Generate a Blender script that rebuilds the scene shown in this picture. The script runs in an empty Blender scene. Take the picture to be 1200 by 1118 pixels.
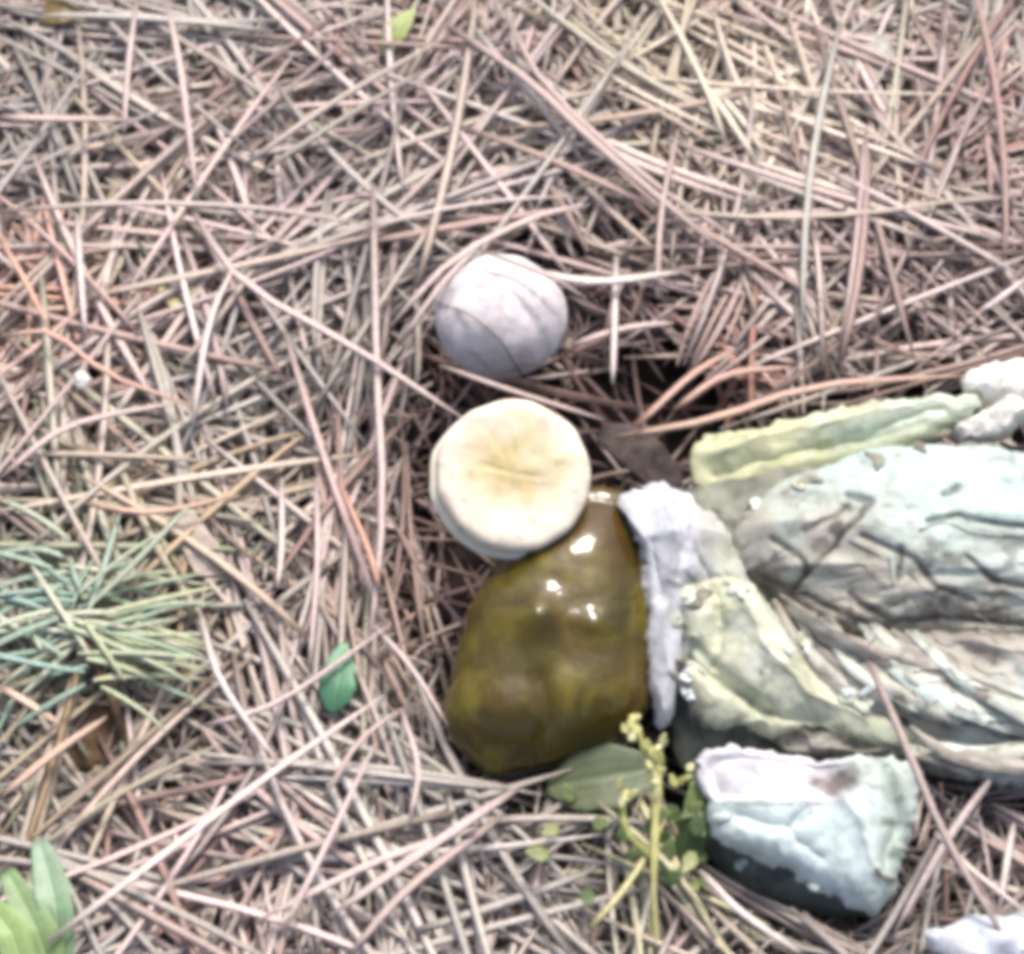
import bpy, math, random
import numpy as np
from mathutils import Vector

rng = np.random.default_rng(11)
random.seed(11)
scene = bpy.context.scene
COL = scene.collection

# ------------------------------------------------------------------ camera, sky, sun, exposure
PITCH, DIST, HALF = math.radians(62), 0.40, 0.08          # looking steeply down on about 16 cm of forest floor
CAM = np.array([0.0, -DIST * math.cos(PITCH), DIST * math.sin(PITCH)])
FWD = -CAM / np.linalg.norm(CAM)
RGT = np.array([1.0, 0.0, 0.0])
UPV = np.cross(RGT, FWD)
TAN = HALF / DIST
cd = bpy.data.cameras.new('camera')
cam = bpy.data.objects.new('camera', cd)
COL.objects.link(cam)
cam.location = CAM
cam.rotation_euler = (math.radians(90) - PITCH, 0, 0)
cd.sensor_fit = 'HORIZONTAL'
cd.angle = 2 * math.atan(TAN)
cd.clip_start, cd.clip_end = 0.005, 200
cd.dof.use_dof = True
cd.dof.focus_distance = 0.388
cd.dof.aperture_fstop = 22
scene.camera = cam

SUN_EL, SUN_AZ = math.radians(60), math.radians(14)       # azimuth measured from +Y towards +X
w = bpy.data.worlds.new('World')
scene.world = w
w.use_nodes = True
nt = w.node_tree
sky = nt.nodes.new('ShaderNodeTexSky')
sky.sky_type = 'NISHITA'
sky.sun_disc = False
sky.sun_elevation = SUN_EL
sky.sun_rotation = SUN_AZ
sky.air_density = 0.85
sky.dust_density = 6.0
bg = nt.nodes['Background']
bg.inputs['Strength'].default_value = 0.15
nt.links.new(sky.outputs['Color'], bg.inputs['Color'])
sl = bpy.data.lights.new('sun', 'SUN')
sl.energy = 1.9
sl.angle = math.radians(12)
sl.color = (1.0, 0.945, 0.88)
sun = bpy.data.objects.new('sun', sl)
COL.objects.link(sun)
sdir = Vector((math.sin(SUN_AZ) * math.cos(SUN_EL), math.cos(SUN_AZ) * math.cos(SUN_EL), math.sin(SUN_EL)))
sun.rotation_euler = sdir.to_track_quat('Z', 'Y').to_euler()
sun.location = sdir * 2
scene.view_settings.view_transform = 'Standard'
scene.view_settings.look = 'None'
scene.view_settings.gamma = 1
scene.view_settings.exposure = 0.46
scene.view_settings.use_curve_mapping = False
scene.render.engine = 'CYCLES'
scene.cycles.filter_width = 6.0                            # the phone picture is soft
scene.cycles.max_bounces = 6
scene.cycles.use_denoising = True

# ------------------------------------------------------------------ helpers
MM = 0.001

def ray(px, py):
    px = np.asarray(px, float); py = np.asarray(py, float)
    return (FWD[None] + ((px - 600) / 600 * TAN)[..., None] * RGT - ((py - 559) / 600 * TAN)[..., None] * UPV)

def at(px, py, z=0.0):
    """place on the forest floor, at height z (mm), where the photograph shows it"""
    d = ray(np.atleast_1d(px), np.atleast_1d(py))
    t = (np.asarray(z) * MM - CAM[2]) / d[:, 2]
    p = CAM + d * t[:, None]
    return p if np.ndim(px) else p[0]

def on_plane(px, py, P, n):
    d = ray(px, py)
    t = ((P - CAM) @ n) / (d @ n)
    return CAM + d * t[:, None]

def project(p):
    q = p - CAM
    zc = q @ FWD
    return np.stack([600 + 600 * (q @ RGT) / zc / TAN, 559 - 600 * (q @ UPV) / zc / TAN], -1)

def unit(v):
    v = np.asarray(v, float)
    return v / np.linalg.norm(v)

def lin(r, g, b):
    f = lambda c: (c / 255 / 12.92) if c / 255 <= 0.04045 else ((c / 255 + 0.055) / 1.055) ** 2.4
    return (f(r), f(g), f(b))

_lat = rng.random((64, 64))
def vnoise(x, y, s=1.0, o=0):
    x = np.asarray(x) / s + 17.3 * (o + 1); y = np.asarray(y) / s + 9.7 * (o + 1)
    xi = np.floor(x).astype(int); yi = np.floor(y).astype(int)
    u = x - xi; v = y - yi
    u = u * u * (3 - 2 * u); v = v * v * (3 - 2 * v)
    a = _lat[xi % 64, yi % 64]; b = _lat[(xi + 1) % 64, yi % 64]
    c = _lat[xi % 64, (yi + 1) % 64]; d = _lat[(xi + 1) % 64, (yi + 1) % 64]
    return (a * (1 - u) + b * u) * (1 - v) + (c * (1 - u) + d * u) * v - 0.5

def fbm(x, y, s, o=0, n=4):
    return sum(vnoise(x, y, s / 2 ** k, o + 3 * k) / 2 ** k for k in range(n))

def inside(P, poly):
    poly = np.asarray(poly, float)
    x, y = P[:, 0], P[:, 1]
    r = np.zeros(len(P), bool)
    j = len(poly) - 1
    for i in range(len(poly)):
        xi, yi = poly[i]; xj, yj = poly[j]
        with np.errstate(divide='ignore', invalid='ignore'):
            c = ((yi > y) != (yj > y)) & (x < (xj - xi) * (y - yi) / (yj - yi + 1e-12) + xi)
        r ^= c
        j = i
    return r

def dist_line(x, y, pts):
    pts = np.asarray(pts, float)
    best = np.full(np.shape(x), 1e9)
    for (ax, ay), (bx, by) in zip(pts[:-1], pts[1:]):
        L = (bx - ax) ** 2 + (by - ay) ** 2 + 1e-9
        t = np.clip(((x - ax) * (bx - ax) + (y - ay) * (by - ay)) / L, 0, 1)
        best = np.minimum(best, np.hypot(x - ax - t * (bx - ax), y - ay - t * (by - ay)))
    return best

def crease(x, y, pts, wd, depth):
    return -depth * np.exp(-(dist_line(x, y, pts) / wd) ** 2)

def bump(x, y, cx, cy, rx, ry, h):
    return h * np.exp(-((x - cx) / rx) ** 2 - ((y - cy) / ry) ** 2)

def closed_spline(poly, m):
    P = np.asarray(poly, float); n = len(P)
    seg = np.linalg.norm(np.roll(P, -1, 0) - P, axis=1)
    cum = np.concatenate([[0], np.cumsum(seg)])
    out = []
    for s in np.linspace(0, cum[-1], m, endpoint=False):
        i = min(np.searchsorted(cum, s, 'right') - 1, n - 1)
        t = (s - cum[i]) / max(seg[i], 1e-9)
        p0, p1, p2, p3 = P[(i - 1) % n], P[i], P[(i + 1) % n], P[(i + 2) % n]
        out.append(0.5 * (2 * p1 + (p2 - p0) * t + (2 * p0 - 5 * p1 + 4 * p2 - p3) * t * t + (3 * p1 - p0 - 3 * p2 + p3) * t ** 3))
    return np.array(out)

def open_spline(P, m):
    P = np.asarray(P, float)
    if len(P) == 2:
        return P[0] + (P[1] - P[0]) * np.linspace(0, 1, m)[:, None]
    Q = np.vstack([2 * P[0] - P[1], P, 2 * P[-1] - P[-2]])
    out = []
    for u in np.linspace(0, len(P) - 1, m):
        i = min(int(u), len(P) - 2); t = u - i
        p0, p1, p2, p3 = Q[i], Q[i + 1], Q[i + 2], Q[i + 3]
        out.append(0.5 * (2 * p1 + (p2 - p0) * t + (2 * p0 - 5 * p1 + 4 * p2 - p3) * t * t + (3 * p1 - p0 - 3 * p2 + p3) * t ** 3))
    return np.array(out)

ORIGIN = {}
def mesh_obj(name, V, F, mat, parent=None, origin=None, col=None, smooth=True):
    V = np.asarray(V, float)
    if origin is None:
        origin = np.zeros(3)
    me = bpy.data.meshes.new(name)
    me.from_pydata((V - origin).tolist(), [], [tuple(int(i) for i in f) for f in F])
    if col is not None:
        a = me.color_attributes.new('col', 'FLOAT_COLOR', 'POINT')
        c = np.ones((len(V), 4)); c[:, :3] = col
        a.data.foreach_set('color', c.ravel())
    if smooth:
        me.polygons.foreach_set('use_smooth', [True] * len(me.polygons))
    me.materials.append(mat)
    me.update()
    o = bpy.data.objects.new(name, me)
    COL.objects.link(o)
    if parent is not None:
        o.parent = parent
        o.location = Vector(origin) - ORIGIN.get(parent.name, parent.location)
    else:
        o.location = origin
    ORIGIN[o.name] = Vector(origin)
    return o

def tag(o, label=None, cat=None, group=None, kind=None):
    if label: o['label'] = label
    if cat: o['category'] = cat
    if group: o['group'] = group
    if kind: o['kind'] = kind
    return o

def empty(name, loc):
    o = bpy.data.objects.new(name, None)
    COL.objects.link(o)
    o.location = Vector(loc)
    o.empty_display_size = 0.01
    return o

def pillow(poly, P, n, th, back=None, k=2.0, disp=None, m=150, rings=44, center=None, crown=0.5, edge=5.0):
    """closed lump with real thickness whose rim is the outline: domed face and a rounded back, all in world space"""
    n = unit(n)
    B = closed_spline(poly, m)
    Bn = B + np.stack([fbm(B[:, 0], B[:, 1], 26, 5), fbm(B[:, 0], B[:, 1], 26, 9)], 1) * edge + np.stack([fbm(B[:, 0], B[:, 1], 9, 6), fbm(B[:, 0], B[:, 1], 9, 8)], 1) * edge * 0.7
    c = np.asarray(center if center is not None else B.mean(0), float)
    back = th if back is None else back
    V = []; rr = 1 - (1 - np.linspace(0, 1, rings + 1)[1:]) ** 1.3
    front = [c[None]]
    for r in rr:
        front.append(c + (B - c) * r + (Bn - B) * r ** 10)
    A = np.vstack(front)
    R = np.concatenate([[0.0], np.repeat(rr, m)])
    W3 = on_plane(A[:, 0], A[:, 1], P, n)
    h = th * (1 - R ** k) ** crown
    if disp is not None:
        h = h + disp(A[:, 0], A[:, 1]) * np.clip((1 - R) * 7, 0, 1)
    V = W3 + n * (h * MM)[:, None]
    F = [(0, 1 + i, 1 + (i + 1) % m) for i in range(m)]
    for j in range(rings - 1):
        a = 1 + j * m; b = a + m
        F += [(a + i, b + i, b + (i + 1) % m, a + (i + 1) % m) for i in range(m)]
    br = [0.95, 0.8, 0.55, 0.25]
    last = 1 + (rings - 1) * m
    W0 = on_plane(Bn[:, 0], Bn[:, 1], P, n); wc = on_plane(c[None, 0], c[None, 1], P, n)[0]
    off = len(V)
    parts = [V]
    prev = last
    for r in br:
        q = wc + (W0 - wc) * r - n * (back * (1 - r ** 2) ** 0.5 * MM)
        parts.append(q)
        F += [(prev + i, off + i, off + (i + 1) % m, prev + (i + 1) % m) for i in range(m)]
        prev = off; off += m
    parts.append((wc - n * back * MM)[None])
    F += [(prev + i, off, prev + (i + 1) % m) for i in range(m)]
    A = np.vstack([A] + [c + (Bn - c) * r for r in br] + [c[None]])
    return np.vstack(parts), F, A

def frames(C):
    T = np.gradient(C, axis=0)
    T /= np.linalg.norm(T, axis=1)[:, None] + 1e-12
    up = np.array([0, 0, 1.0])
    S = np.cross(T, up)
    S /= np.linalg.norm(S, axis=1)[:, None] + 1e-9
    return T, S, np.cross(S, T)

def tube(C, rad, sides=6, flat=1.0, roll=0.0):
    C = np.asarray(C, float); n = len(C)
    T, S, N = frames(C)
    rad = np.broadcast_to(np.asarray(rad, float), (n,))
    V = []
    for i in range(sides):
        a = 2 * math.pi * i / sides + roll
        V.append(C + (S * math.cos(a) + N * math.sin(a) * flat) * rad[:, None])
    V = np.stack(V, 1).reshape(-1, 3)
    F = []
    for j in range(n - 1):
        for i in range(sides):
            F.append((j * sides + i, j * sides + (i + 1) % sides, (j + 1) * sides + (i + 1) % sides, (j + 1) * sides + i))
    F.append(tuple(range(sides - 1, -1, -1)))
    F.append(tuple((n - 1) * sides + i for i in range(sides)))
    return V, F

def blade(C, wid, fold=0.25, curl=0.0, th=0.18, across=7):
    """leaf blade: centre line C (m), half widths in mm, folded along a midrib, with a thickness"""
    C = np.asarray(C, float); n = len(C)
    T, S, N = frames(C)
    u = np.linspace(-1, 1, across)
    hw = np.broadcast_to(np.asarray(wid, float), (n,)) * MM
    V = []
    for s in (1, -1):
        for j in range(n):
            lift = fold * np.abs(u) * hw[j] - curl * u ** 2 * hw[j]
            V.append(C[j] + S[j] * (u * hw[j])[:, None] + N[j] * (lift + s * th * MM * (1 - 0.8 * u ** 2))[:, None])
    V = np.vstack(V)
    F = []
    tot = n * across
    for j in range(n - 1):
        for i in range(across - 1):
            a = j * across + i
            F.append((a, a + 1, a + across + 1, a + across))
            F.append((tot + a, tot + a + across, tot + a + across + 1, tot + a + 1))
    ring = [i for i in range(across)] + [j * across + across - 1 for j in range(1, n)] + [(n - 1) * across + i for i in range(across - 2, -1, -1)] + [j * across for j in range(n - 2, 0, -1)]
    for i in range(len(ring)):
        a, b = ring[i], ring[(i + 1) % len(ring)]
        F.append((b, a, tot + a, tot + b))
    return V, F

# ------------------------------------------------------------------ materials
def nodes_of(name):
    m = bpy.data.materials.new(name)
    m.use_nodes = True
    t = m.node_tree
    return m, t, t.nodes['Principled BSDF']

def ramp(t, fac, stops):
    r = t.nodes.new('ShaderNodeValToRGB')
    el = r.color_ramp.elements
    while len(el) < len(stops):
        el.new(0.5)
    for e, (p, c) in zip(el, stops):
        e.position = p; e.color = (*c, 1)
    t.links.new(fac, r.inputs['Fac'])
    return r.outputs['Color']

def noise_tex(t, scale, detail=5, rough=0.6, dist=0.0, vec=None):
    n = t.nodes.new('ShaderNodeTexNoise')
    n.inputs['Scale'].default_value = scale; n.inputs['Detail'].default_value = detail
    n.inputs['Roughness'].default_value = rough; n.inputs['Distortion'].default_value = dist
    if vec is None:
        g = t.nodes.new('ShaderNodeTexCoord'); vec = g.outputs['Object']
    t.links.new(vec, n.inputs['Vector'])
    return n.outputs['Fac']

def mixc(t, a, b, fac, mode='MIX'):
    m = t.nodes.new('ShaderNodeMix'); m.data_type = 'RGBA'; m.blend_type = mode
    for s, v in ((m.inputs[0], fac), (m.inputs[6], a), (m.inputs[7], b)):
        if hasattr(v, 'links'): t.links.new(v, s)
        else: s.default_value = v if isinstance(v, (int, float)) else (*v, 1)
    return m.outputs[2]

def bumpn(t, b, h, strength, dist):
    n = t.nodes.new('ShaderNodeBump')
    n.inputs['Strength'].default_value = strength; n.inputs['Distance'].default_value = dist
    t.links.new(h, n.inputs['Height']); t.links.new(n.outputs['Normal'], b.inputs['Normal'])

def mottled(name, stops, scale, rough=0.6, bscale=900, bstr=0.5, bdist=0.0004, sss=0.0, speck=None, spec=0.5, dist=0.6):
    m, t, b = nodes_of(name)
    c = ramp(t, noise_tex(t, scale, 6, 0.62, dist), stops)
    if speck:
        sc, lo, hi, colr = speck
        f = ramp(t, noise_tex(t, sc, 6, 0.7, 0.8), [(lo, (0, 0, 0)), (hi, (1, 1, 1))])
        c = mixc(t, c, colr, f)
    t.links.new(c, b.inputs['Base Color'])
    b.inputs['Roughness'].default_value = rough
    b.inputs['Specular IOR Level'].default_value = spec
    if sss:
        b.inputs['Subsurface Weight'].default_value = sss
        b.inputs['Subsurface Radius'].default_value = (1, 0.8, 0.6)
        b.inputs['Subsurface Scale'].default_value = 0.0015
    bumpn(t, b, noise_tex(t, bscale, 6, 0.65), bstr, bdist)
    return m

def attr_mat(name, rough=0.55, scale=1500, spec=0.35, lo=0.7, hi=1.15):
    m, t, b = nodes_of(name)
    a = t.nodes.new('ShaderNodeAttribute'); a.attribute_name = 'col'
    f = ramp(t, noise_tex(t, scale, 4, 0.7), [(0.3, (lo,) * 3), (0.7, (hi,) * 3)])
    t.links.new(mixc(t, a.outputs['Color'], f, 1.0, 'MULTIPLY'), b.inputs['Base Color'])
    b.inputs['Roughness'].default_value = rough
    b.inputs['Specular IOR Level'].default_value = spec
    bumpn(t, b, noise_tex(t, 2500, 3), 0.4, 0.0002)
    return m

M_needle = attr_mat('dry_needle')
M_green_needle = attr_mat('fresh_needle', 0.4, 700)
M_leaf = attr_mat('leaf', 0.42, 500, 0.5, 0.75, 1.2)
M_soil = mottled('soil', [(0.25, lin(20, 13, 13)), (0.5, lin(42, 30, 28)), (0.75, lin(74, 58, 52))], 160, 0.95, 600, 1.0, 0.002)
M_egg = mottled('egg_skin', [(0.3, lin(192, 183, 186)), (0.5, lin(220, 213, 215)), (0.7, lin(234, 230, 229))], 320, 0.85, 1100, 0.6, 0.0005, 0.1,
                (420, 0.56, 0.74, lin(168, 154, 154)))
M_disc = mottled('cream_flesh', [(0.3, lin(226, 216, 190)), (0.55, lin(238, 231, 212)), (0.75, lin(244, 240, 228))], 160, 0.55, 1200, 0.25, 0.0003, 0.25)
M_white = mottled('white_flesh', [(0.3, lin(205, 200, 185)), (0.55, lin(228, 228, 220)), (0.75, lin(238, 238, 234))], 150, 0.75, 900, 0.6, 0.0005, 0.15)
M_bark = mottled('bark', [(0.3, lin(60, 44, 30)), (0.55, lin(112, 90, 66)), (0.78, lin(150, 128, 98))], 260, 0.9, 900, 1.0, 0.001)
M_fibre = mottled('dark_fibre', [(0.3, lin(90, 78, 74)), (0.7, lin(130, 114, 108))], 400, 0.9)

def slime():
    m, t, b = nodes_of('olive_slime')
    c1 = ramp(t, noise_tex(t, 130, 5, 0.6, 0.8), [(0.3, lin(58, 50, 5)), (0.5, lin(78, 68, 10)), (0.7, lin(108, 98, 30))])
    c2 = mixc(t, c1, lin(74, 48, 8), ramp(t, noise_tex(t, 60, 4, 0.55, 0.6), [(0.46, (0, 0, 0)), (0.66, (0.7, 0.7, 0.7))]))
    t.links.new(c2, b.inputs['Base Color'])
    b.inputs['Roughness'].default_value = 0.5
    b.inputs['Specular IOR Level'].default_value = 0.15
    b.inputs['Coat Weight'].default_value = 0.8
    b.inputs['Coat Roughness'].default_value = 0.07
    b.inputs['Subsurface Weight'].default_value = 0.12
    b.inputs['Subsurface Scale'].default_value = 0.001
    bumpn(t, b, noise_tex(t, 480, 5, 0.6), 0.4, 0.0007)
    cn = t.nodes.new('ShaderNodeBump'); cn.inputs['Strength'].default_value = 0.3; cn.inputs['Distance'].default_value = 0.0006
    t.links.new(noise_tex(t, 380, 3, 0.5), cn.inputs['Height']); t.links.new(cn.outputs['Normal'], b.inputs['Coat Normal'])
    return m
M_slime = slime()

# ------------------------------------------------------------------ outlines read off the place
OLIVE = [(700, 572), (732, 580), (750, 610), (760, 655), (763, 720), (759, 790), (752, 845), (715, 872), (655, 893), (600, 907), (562, 903),
         (532, 872), (519, 835), (533, 775), (551, 705), (585, 655), (630, 602), (665, 580)]
DISC_C, DISC_R = (601, 560), (92, 91)
BALL_C, BALL_R = (588, 370), 79
FLAP = [(724, 589), (765, 567), (801, 578), (838, 604), (866, 644), (882, 694), (838, 712), (816, 735), (814, 780), (792, 812), (784, 842),
        (772, 855), (761, 817), (753, 750), (757, 707), (752, 663), (741, 626)]
RIDGE = [(815, 521), (870, 506), (943, 488), (1017, 473), (1090, 467), (1140, 467), (1148, 478), (1112, 502), (1080, 520), (1017, 545), (965, 562),
         (914, 580), (870, 588), (833, 575), (811, 556)]
DOME = [(859, 635), (875, 600), (914, 569), (965, 547), (1024, 528), (1090, 521), (1163, 526), (1230, 540), (1300, 590), (1320, 680), (1260, 745),
        (1180, 755), (1100, 752), (1010, 762), (960, 745), (925, 715), (895, 690), (868, 665)]
FOLDS = [(915, 700), (960, 735), (1030, 742), (1100, 735), (1200, 738), (1290, 745), (1320, 830), (1270, 905), (1190, 920), (1115, 915), (1060, 895),
         (1040, 850), (1000, 822), (965, 790), (935, 750)]
SLAB = [(797, 700), (830, 676), (884, 690), (922, 742), (965, 796), (1035, 832), (1075, 862), (1046, 880), (998, 868), (950, 852), (903, 864),
        (868, 850), (838, 856), (808, 840), (797, 790), (798, 745)]
BLOCK = [(817, 890), (855, 879), (914, 886), (960, 892), (1010, 888), (1070, 898), (1076, 945), (1065, 980), (1052, 1020), (1033, 1072), (1000, 1063),
         (945, 1034), (907, 1016), (855, 998), (833, 980), (828, 938)]
BLOCKSIDE = [(824, 930), (880, 960), (950, 985), (1020, 1020), (1030, 1066), (1000, 1074), (960, 1069), (915, 1058), (872, 1042), (838, 1014), (824, 975)]
LEDGE = [(905, 855), (950, 850), (1000, 858), (1050, 868), (1075, 885), (1020, 895), (960, 893), (915, 880)]
LUMP = [(1130, 450), (1149, 429), (1174, 424), (1230, 428), (1245, 480), (1200, 497), (1180, 515), (1145, 519), (1110, 508), (1138, 492), (1150, 476)]
CORNER = [(1085, 1100), (1125, 1080), (1180, 1072), (1250, 1075), (1270, 1120), (1230, 1150), (1130, 1150)]
UNDERLEAF = [(628, 905), (690, 880), (760, 866), (800, 900), (770, 945), (715, 950), (660, 940)]

ball_poly = [(588 + 66 * math.cos(a), 372 + 62 * math.sin(a)) for a in np.linspace(0, 2 * math.pi, 24)]
disc_poly = [(601 + 95 * math.cos(a), 560 + 95 * math.sin(a)) for a in np.linspace(0, 2 * math.pi, 24)]
CLEAR = [OLIVE, FLAP, RIDGE, DOME, FOLDS, SLAB, BLOCK, BLOCKSIDE, LUMP, disc_poly, ball_poly, LEDGE]
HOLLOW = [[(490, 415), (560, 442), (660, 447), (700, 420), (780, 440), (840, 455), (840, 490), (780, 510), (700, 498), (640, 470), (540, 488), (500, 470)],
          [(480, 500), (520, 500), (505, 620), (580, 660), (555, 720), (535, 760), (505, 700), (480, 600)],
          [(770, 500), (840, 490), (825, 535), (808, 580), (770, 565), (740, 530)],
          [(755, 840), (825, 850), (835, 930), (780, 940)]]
SPARSE = [[(440, 440), (540, 480), (505, 620), (590, 660), (560, 720), (525, 820), (470, 760), (440, 600)], [(460, 400), (500, 330), (520, 440), (480, 470)], [(665, 330), (770, 340), (760, 430), (650, 440)]]

# ------------------------------------------------------------------ ground
def height(x, y):
    """rolling top of the litter (mm), dipping where the fungi stand"""
    h = 7 * fbm(x, y, 0.05, 2, 3)
    p = at(640, 640); q = at(1000, 740)
    h = h - 7 * np.exp(-((x - p[0]) / 0.024) ** 2 - ((y - p[1]) / 0.034) ** 2)
    return h

gs = np.concatenate([[-60, -20, -6, -2, -0.8, -0.45], np.linspace(-0.3, 0.3, 181), [0.45, 0.8, 2, 6, 20, 60]])
gx, gy = np.meshgrid(gs, gs, indexing='ij')
near = np.exp(-(np.hypot(gx, gy) / 0.35) ** 4)
gz = (height(gx, gy) * near - 17 + 6 * fbm(gx, gy, 0.012, 7) * near) * MM
n_ = len(gs)
GF = [(i * n_ + j, (i + 1) * n_ + j, (i + 1) * n_ + j + 1, i * n_ + j + 1) for i in range(n_ - 1) for j in range(n_ - 1)]
g = mesh_obj('ground', np.stack([gx, gy, gz], -1).reshape(-1, 3), GF, M_soil)
tag(g, 'dark brown forest soil under the pine needle litter', 'soil', kind='structure')

# ------------------------------------------------------------------ pine needle litter
TAN_C = np.array([lin(214, 194, 190), lin(207, 186, 181), lin(195, 173, 168), lin(222, 206, 199), lin(178, 154, 147), lin(204, 192, 184), lin(210, 194, 180), lin(156, 130, 123)])
def needle_colour(px, py, deep):
    n = len(px)
    c = TAN_C[rng.integers(0, len(TAN_C), n)] * rng.uniform(0.85, 1.12, (n, 1))
    g = np.clip(fbm(px, py, 170, 21) * 3.0 - 0.1, 0, 0.75)[:, None]
    c = c * (1 - g) + np.array(lin(184, 182, 174)) * rng.uniform(0.8, 1.1, (n, 1)) * g
    for (cx, cy, r, colr) in ((10, 350, 80, (224, 164, 136)), (840, 440, 70, (200, 134, 114)), (870, 125, 105, (246, 234, 212)), (160, 200, 60, (196, 188, 158)),
                              (90, 700, 150, (170, 180, 150)), (770, 1010, 90, (196, 192, 148)), (210, 580, 70, (196, 170, 132)), (90, 830, 90, (170, 144, 108)),
                              (760, 40, 70, (178, 172, 140)), (1190, 110, 70, (206, 168, 160)), (430, 740, 50, (204, 164, 144)), (60, 640, 80, (160, 172, 146))):
        k = np.exp(-((px - cx) / r) ** 2 - ((py - cy) / r) ** 2) * rng.uniform(0.3 + .4 * (cx == 870), 1, n)
        c = c * (1 - k[:, None]) + np.array(lin(*colr)) * k[:, None]
    c = c * (1 + 0.45 * fbm(px, py, 110, 33, 3) + 0.25 * fbm(px, py, 30, 35, 2))[:, None]
    odd = rng.random(n)
    c[odd < 0.006] = lin(186, 148, 134)
    c[odd > 0.99] = lin(196, 192, 172)
    hollow_shade = np.zeros(n, bool)                               # dark litter round the fungi, deep shade of the hollows put into its colour
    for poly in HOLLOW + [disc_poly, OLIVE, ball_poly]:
        hollow_shade |= inside(np.stack([px, py], 1), poly)
    c[hollow_shade & (deep > 0.5)] *= np.array([0.34, 0.28, 0.28])
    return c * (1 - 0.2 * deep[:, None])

K, SIDES = 8, 4
def build_needles(cx, cy, ang, L, depth, rad, curv, tilt):
    n = len(cx)
    t = np.linspace(-1, 1, K)
    d = np.stack([np.cos(ang), np.sin(ang)], 1)
    s = np.stack([-d[:, 1], d[:, 0]], 1)
    x = cx[:, None] + d[:, :1] * t * L[:, None] / 2 + s[:, :1] * curv[:, None] * (t ** 2 - 0.33)
    y = cy[:, None] + d[:, 1:] * t * L[:, None] / 2 + s[:, 1:] * curv[:, None] * (t ** 2 - 0.33)
    hz = height(x, y)
    A = np.vander(t, 2)                                    # a needle is stiff: straight fit through the litter's height
    co, *_ = np.linalg.lstsq(A, hz.T, rcond=None)
    z = (A @ co).T * 0.8 + hz * 0.2 - depth[:, None] + tilt[:, None] * t
    return np.stack([x, y, z * MM], -1)                    # n,K,3

def needle_mesh(C, rad, flat=0.32):
    n = len(C)
    T = np.gradient(C, axis=1); T /= np.linalg.norm(T, axis=2)[..., None]
    S = np.cross(T, np.array([0, 0, 1.0])); S /= np.linalg.norm(S, axis=2)[..., None] + 1e-9
    N = np.cross(S, T)
    prof = np.array([0.55, 0.95, 1, 1, 1, 0.95, 0.8, 0.25])
    roll = rng.uniform(-0.6, 0.6, n)
    V = []
    for i in range(SIDES):
        a = 2 * math.pi * i / SIDES + roll
        off = S * np.cos(a)[:, None, None] + N * (np.sin(a) * flat)[:, None, None]
        V.append(C + off * (rad[:, None] * prof)[..., None] * MM)
    return np.stack(V, 2).reshape(n, K * SIDES, 3)
base_f = []
for j in range(K - 1):
    for i in range(SIDES):
        base_f.append((j * SIDES + i, j * SIDES + (i + 1) % SIDES, (j + 1) * SIDES + (i + 1) % SIDES, (j + 1) * SIDES + i))
base_f = np.array(base_f)

def allowed(C, depth, clear_pad=True):
    n = len(C)
    fine = np.linspace(0, K - 1, 25)
    i0 = np.clip(fine.astype(int), 0, K - 2); u = (fine - i0)[None, :, None]
    P = C[:, i0] * (1 - u) + C[:, i0 + 1] * u
    px = project(P.reshape(-1, 3))
    bad = np.zeros(len(px), bool)
    for poly in CLEAR:
        bad |= inside(px, poly)
    hol = np.zeros(len(px), bool)
    for poly in HOLLOW:
        hol |= inside(px, poly)
    spa = np.zeros(len(px), bool)
    for poly in SPARSE:
        spa |= inside(px, poly)
    spa = spa.reshape(n, -1).any(1) & (rng.random(n) < 0.75)
    bad = bad.reshape(n, -1).any(1)
    hol = hol.reshape(n, -1).any(1)
    return (~bad | (depth > 10.5)) & (~hol | ((depth > 10) & (rng.random(n) < 0.6))) & (~spa | (depth > 6)), px.reshape(n, -1, 2)

def scatter(n, xr, yr, dlo, dhi, Llo, Lhi, rlo, rhi):
    m = n // 4                                             # needles fall in loose bundles that share a sheath
    cx = rng.uniform(*xr, m); cy = rng.uniform(*yr, m)
    ang = rng.uniform(0, 2 * math.pi, m)
    L = rng.uniform(Llo, Lhi, m); dep = dlo + (dhi - dlo) * rng.random(m)
    bx = cx - np.cos(ang) * L / 2; by = cy - np.sin(ang) * L / 2
    out = []
    for k in range(4):
        loose = rng.random(m) < 0.42
        a2 = ang + (k - 1.5) * rng.uniform(0.01, 0.09, m) + np.where(loose, rng.uniform(-3, 3, m), 0)
        L2 = L * rng.uniform(0.7, 1.05, m)
        sx, sy = rng.normal(0, .0012, m), rng.normal(0, .0012, m)
        out.append((np.where(loose, cx + rng.normal(0, .02, m), bx + sx + np.cos(a2) * L2 / 2), np.where(loose, cy + rng.normal(0, .02, m), by + sy + np.sin(a2) * L2 / 2), a2, L2, dep + rng.normal(0, 0.4, m)))
    cx, cy, ang, L, dep = [np.concatenate([o[i] for o in out]) for i in range(5)]
    q = len(cx)
    rad = rng.uniform(rlo, rhi, q)
    return build_needles(cx, cy, ang, L, dep, rad, rng.normal(0, 0.028, q) * L, rng.normal(0, 0.7, q)), dep, rad

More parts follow.
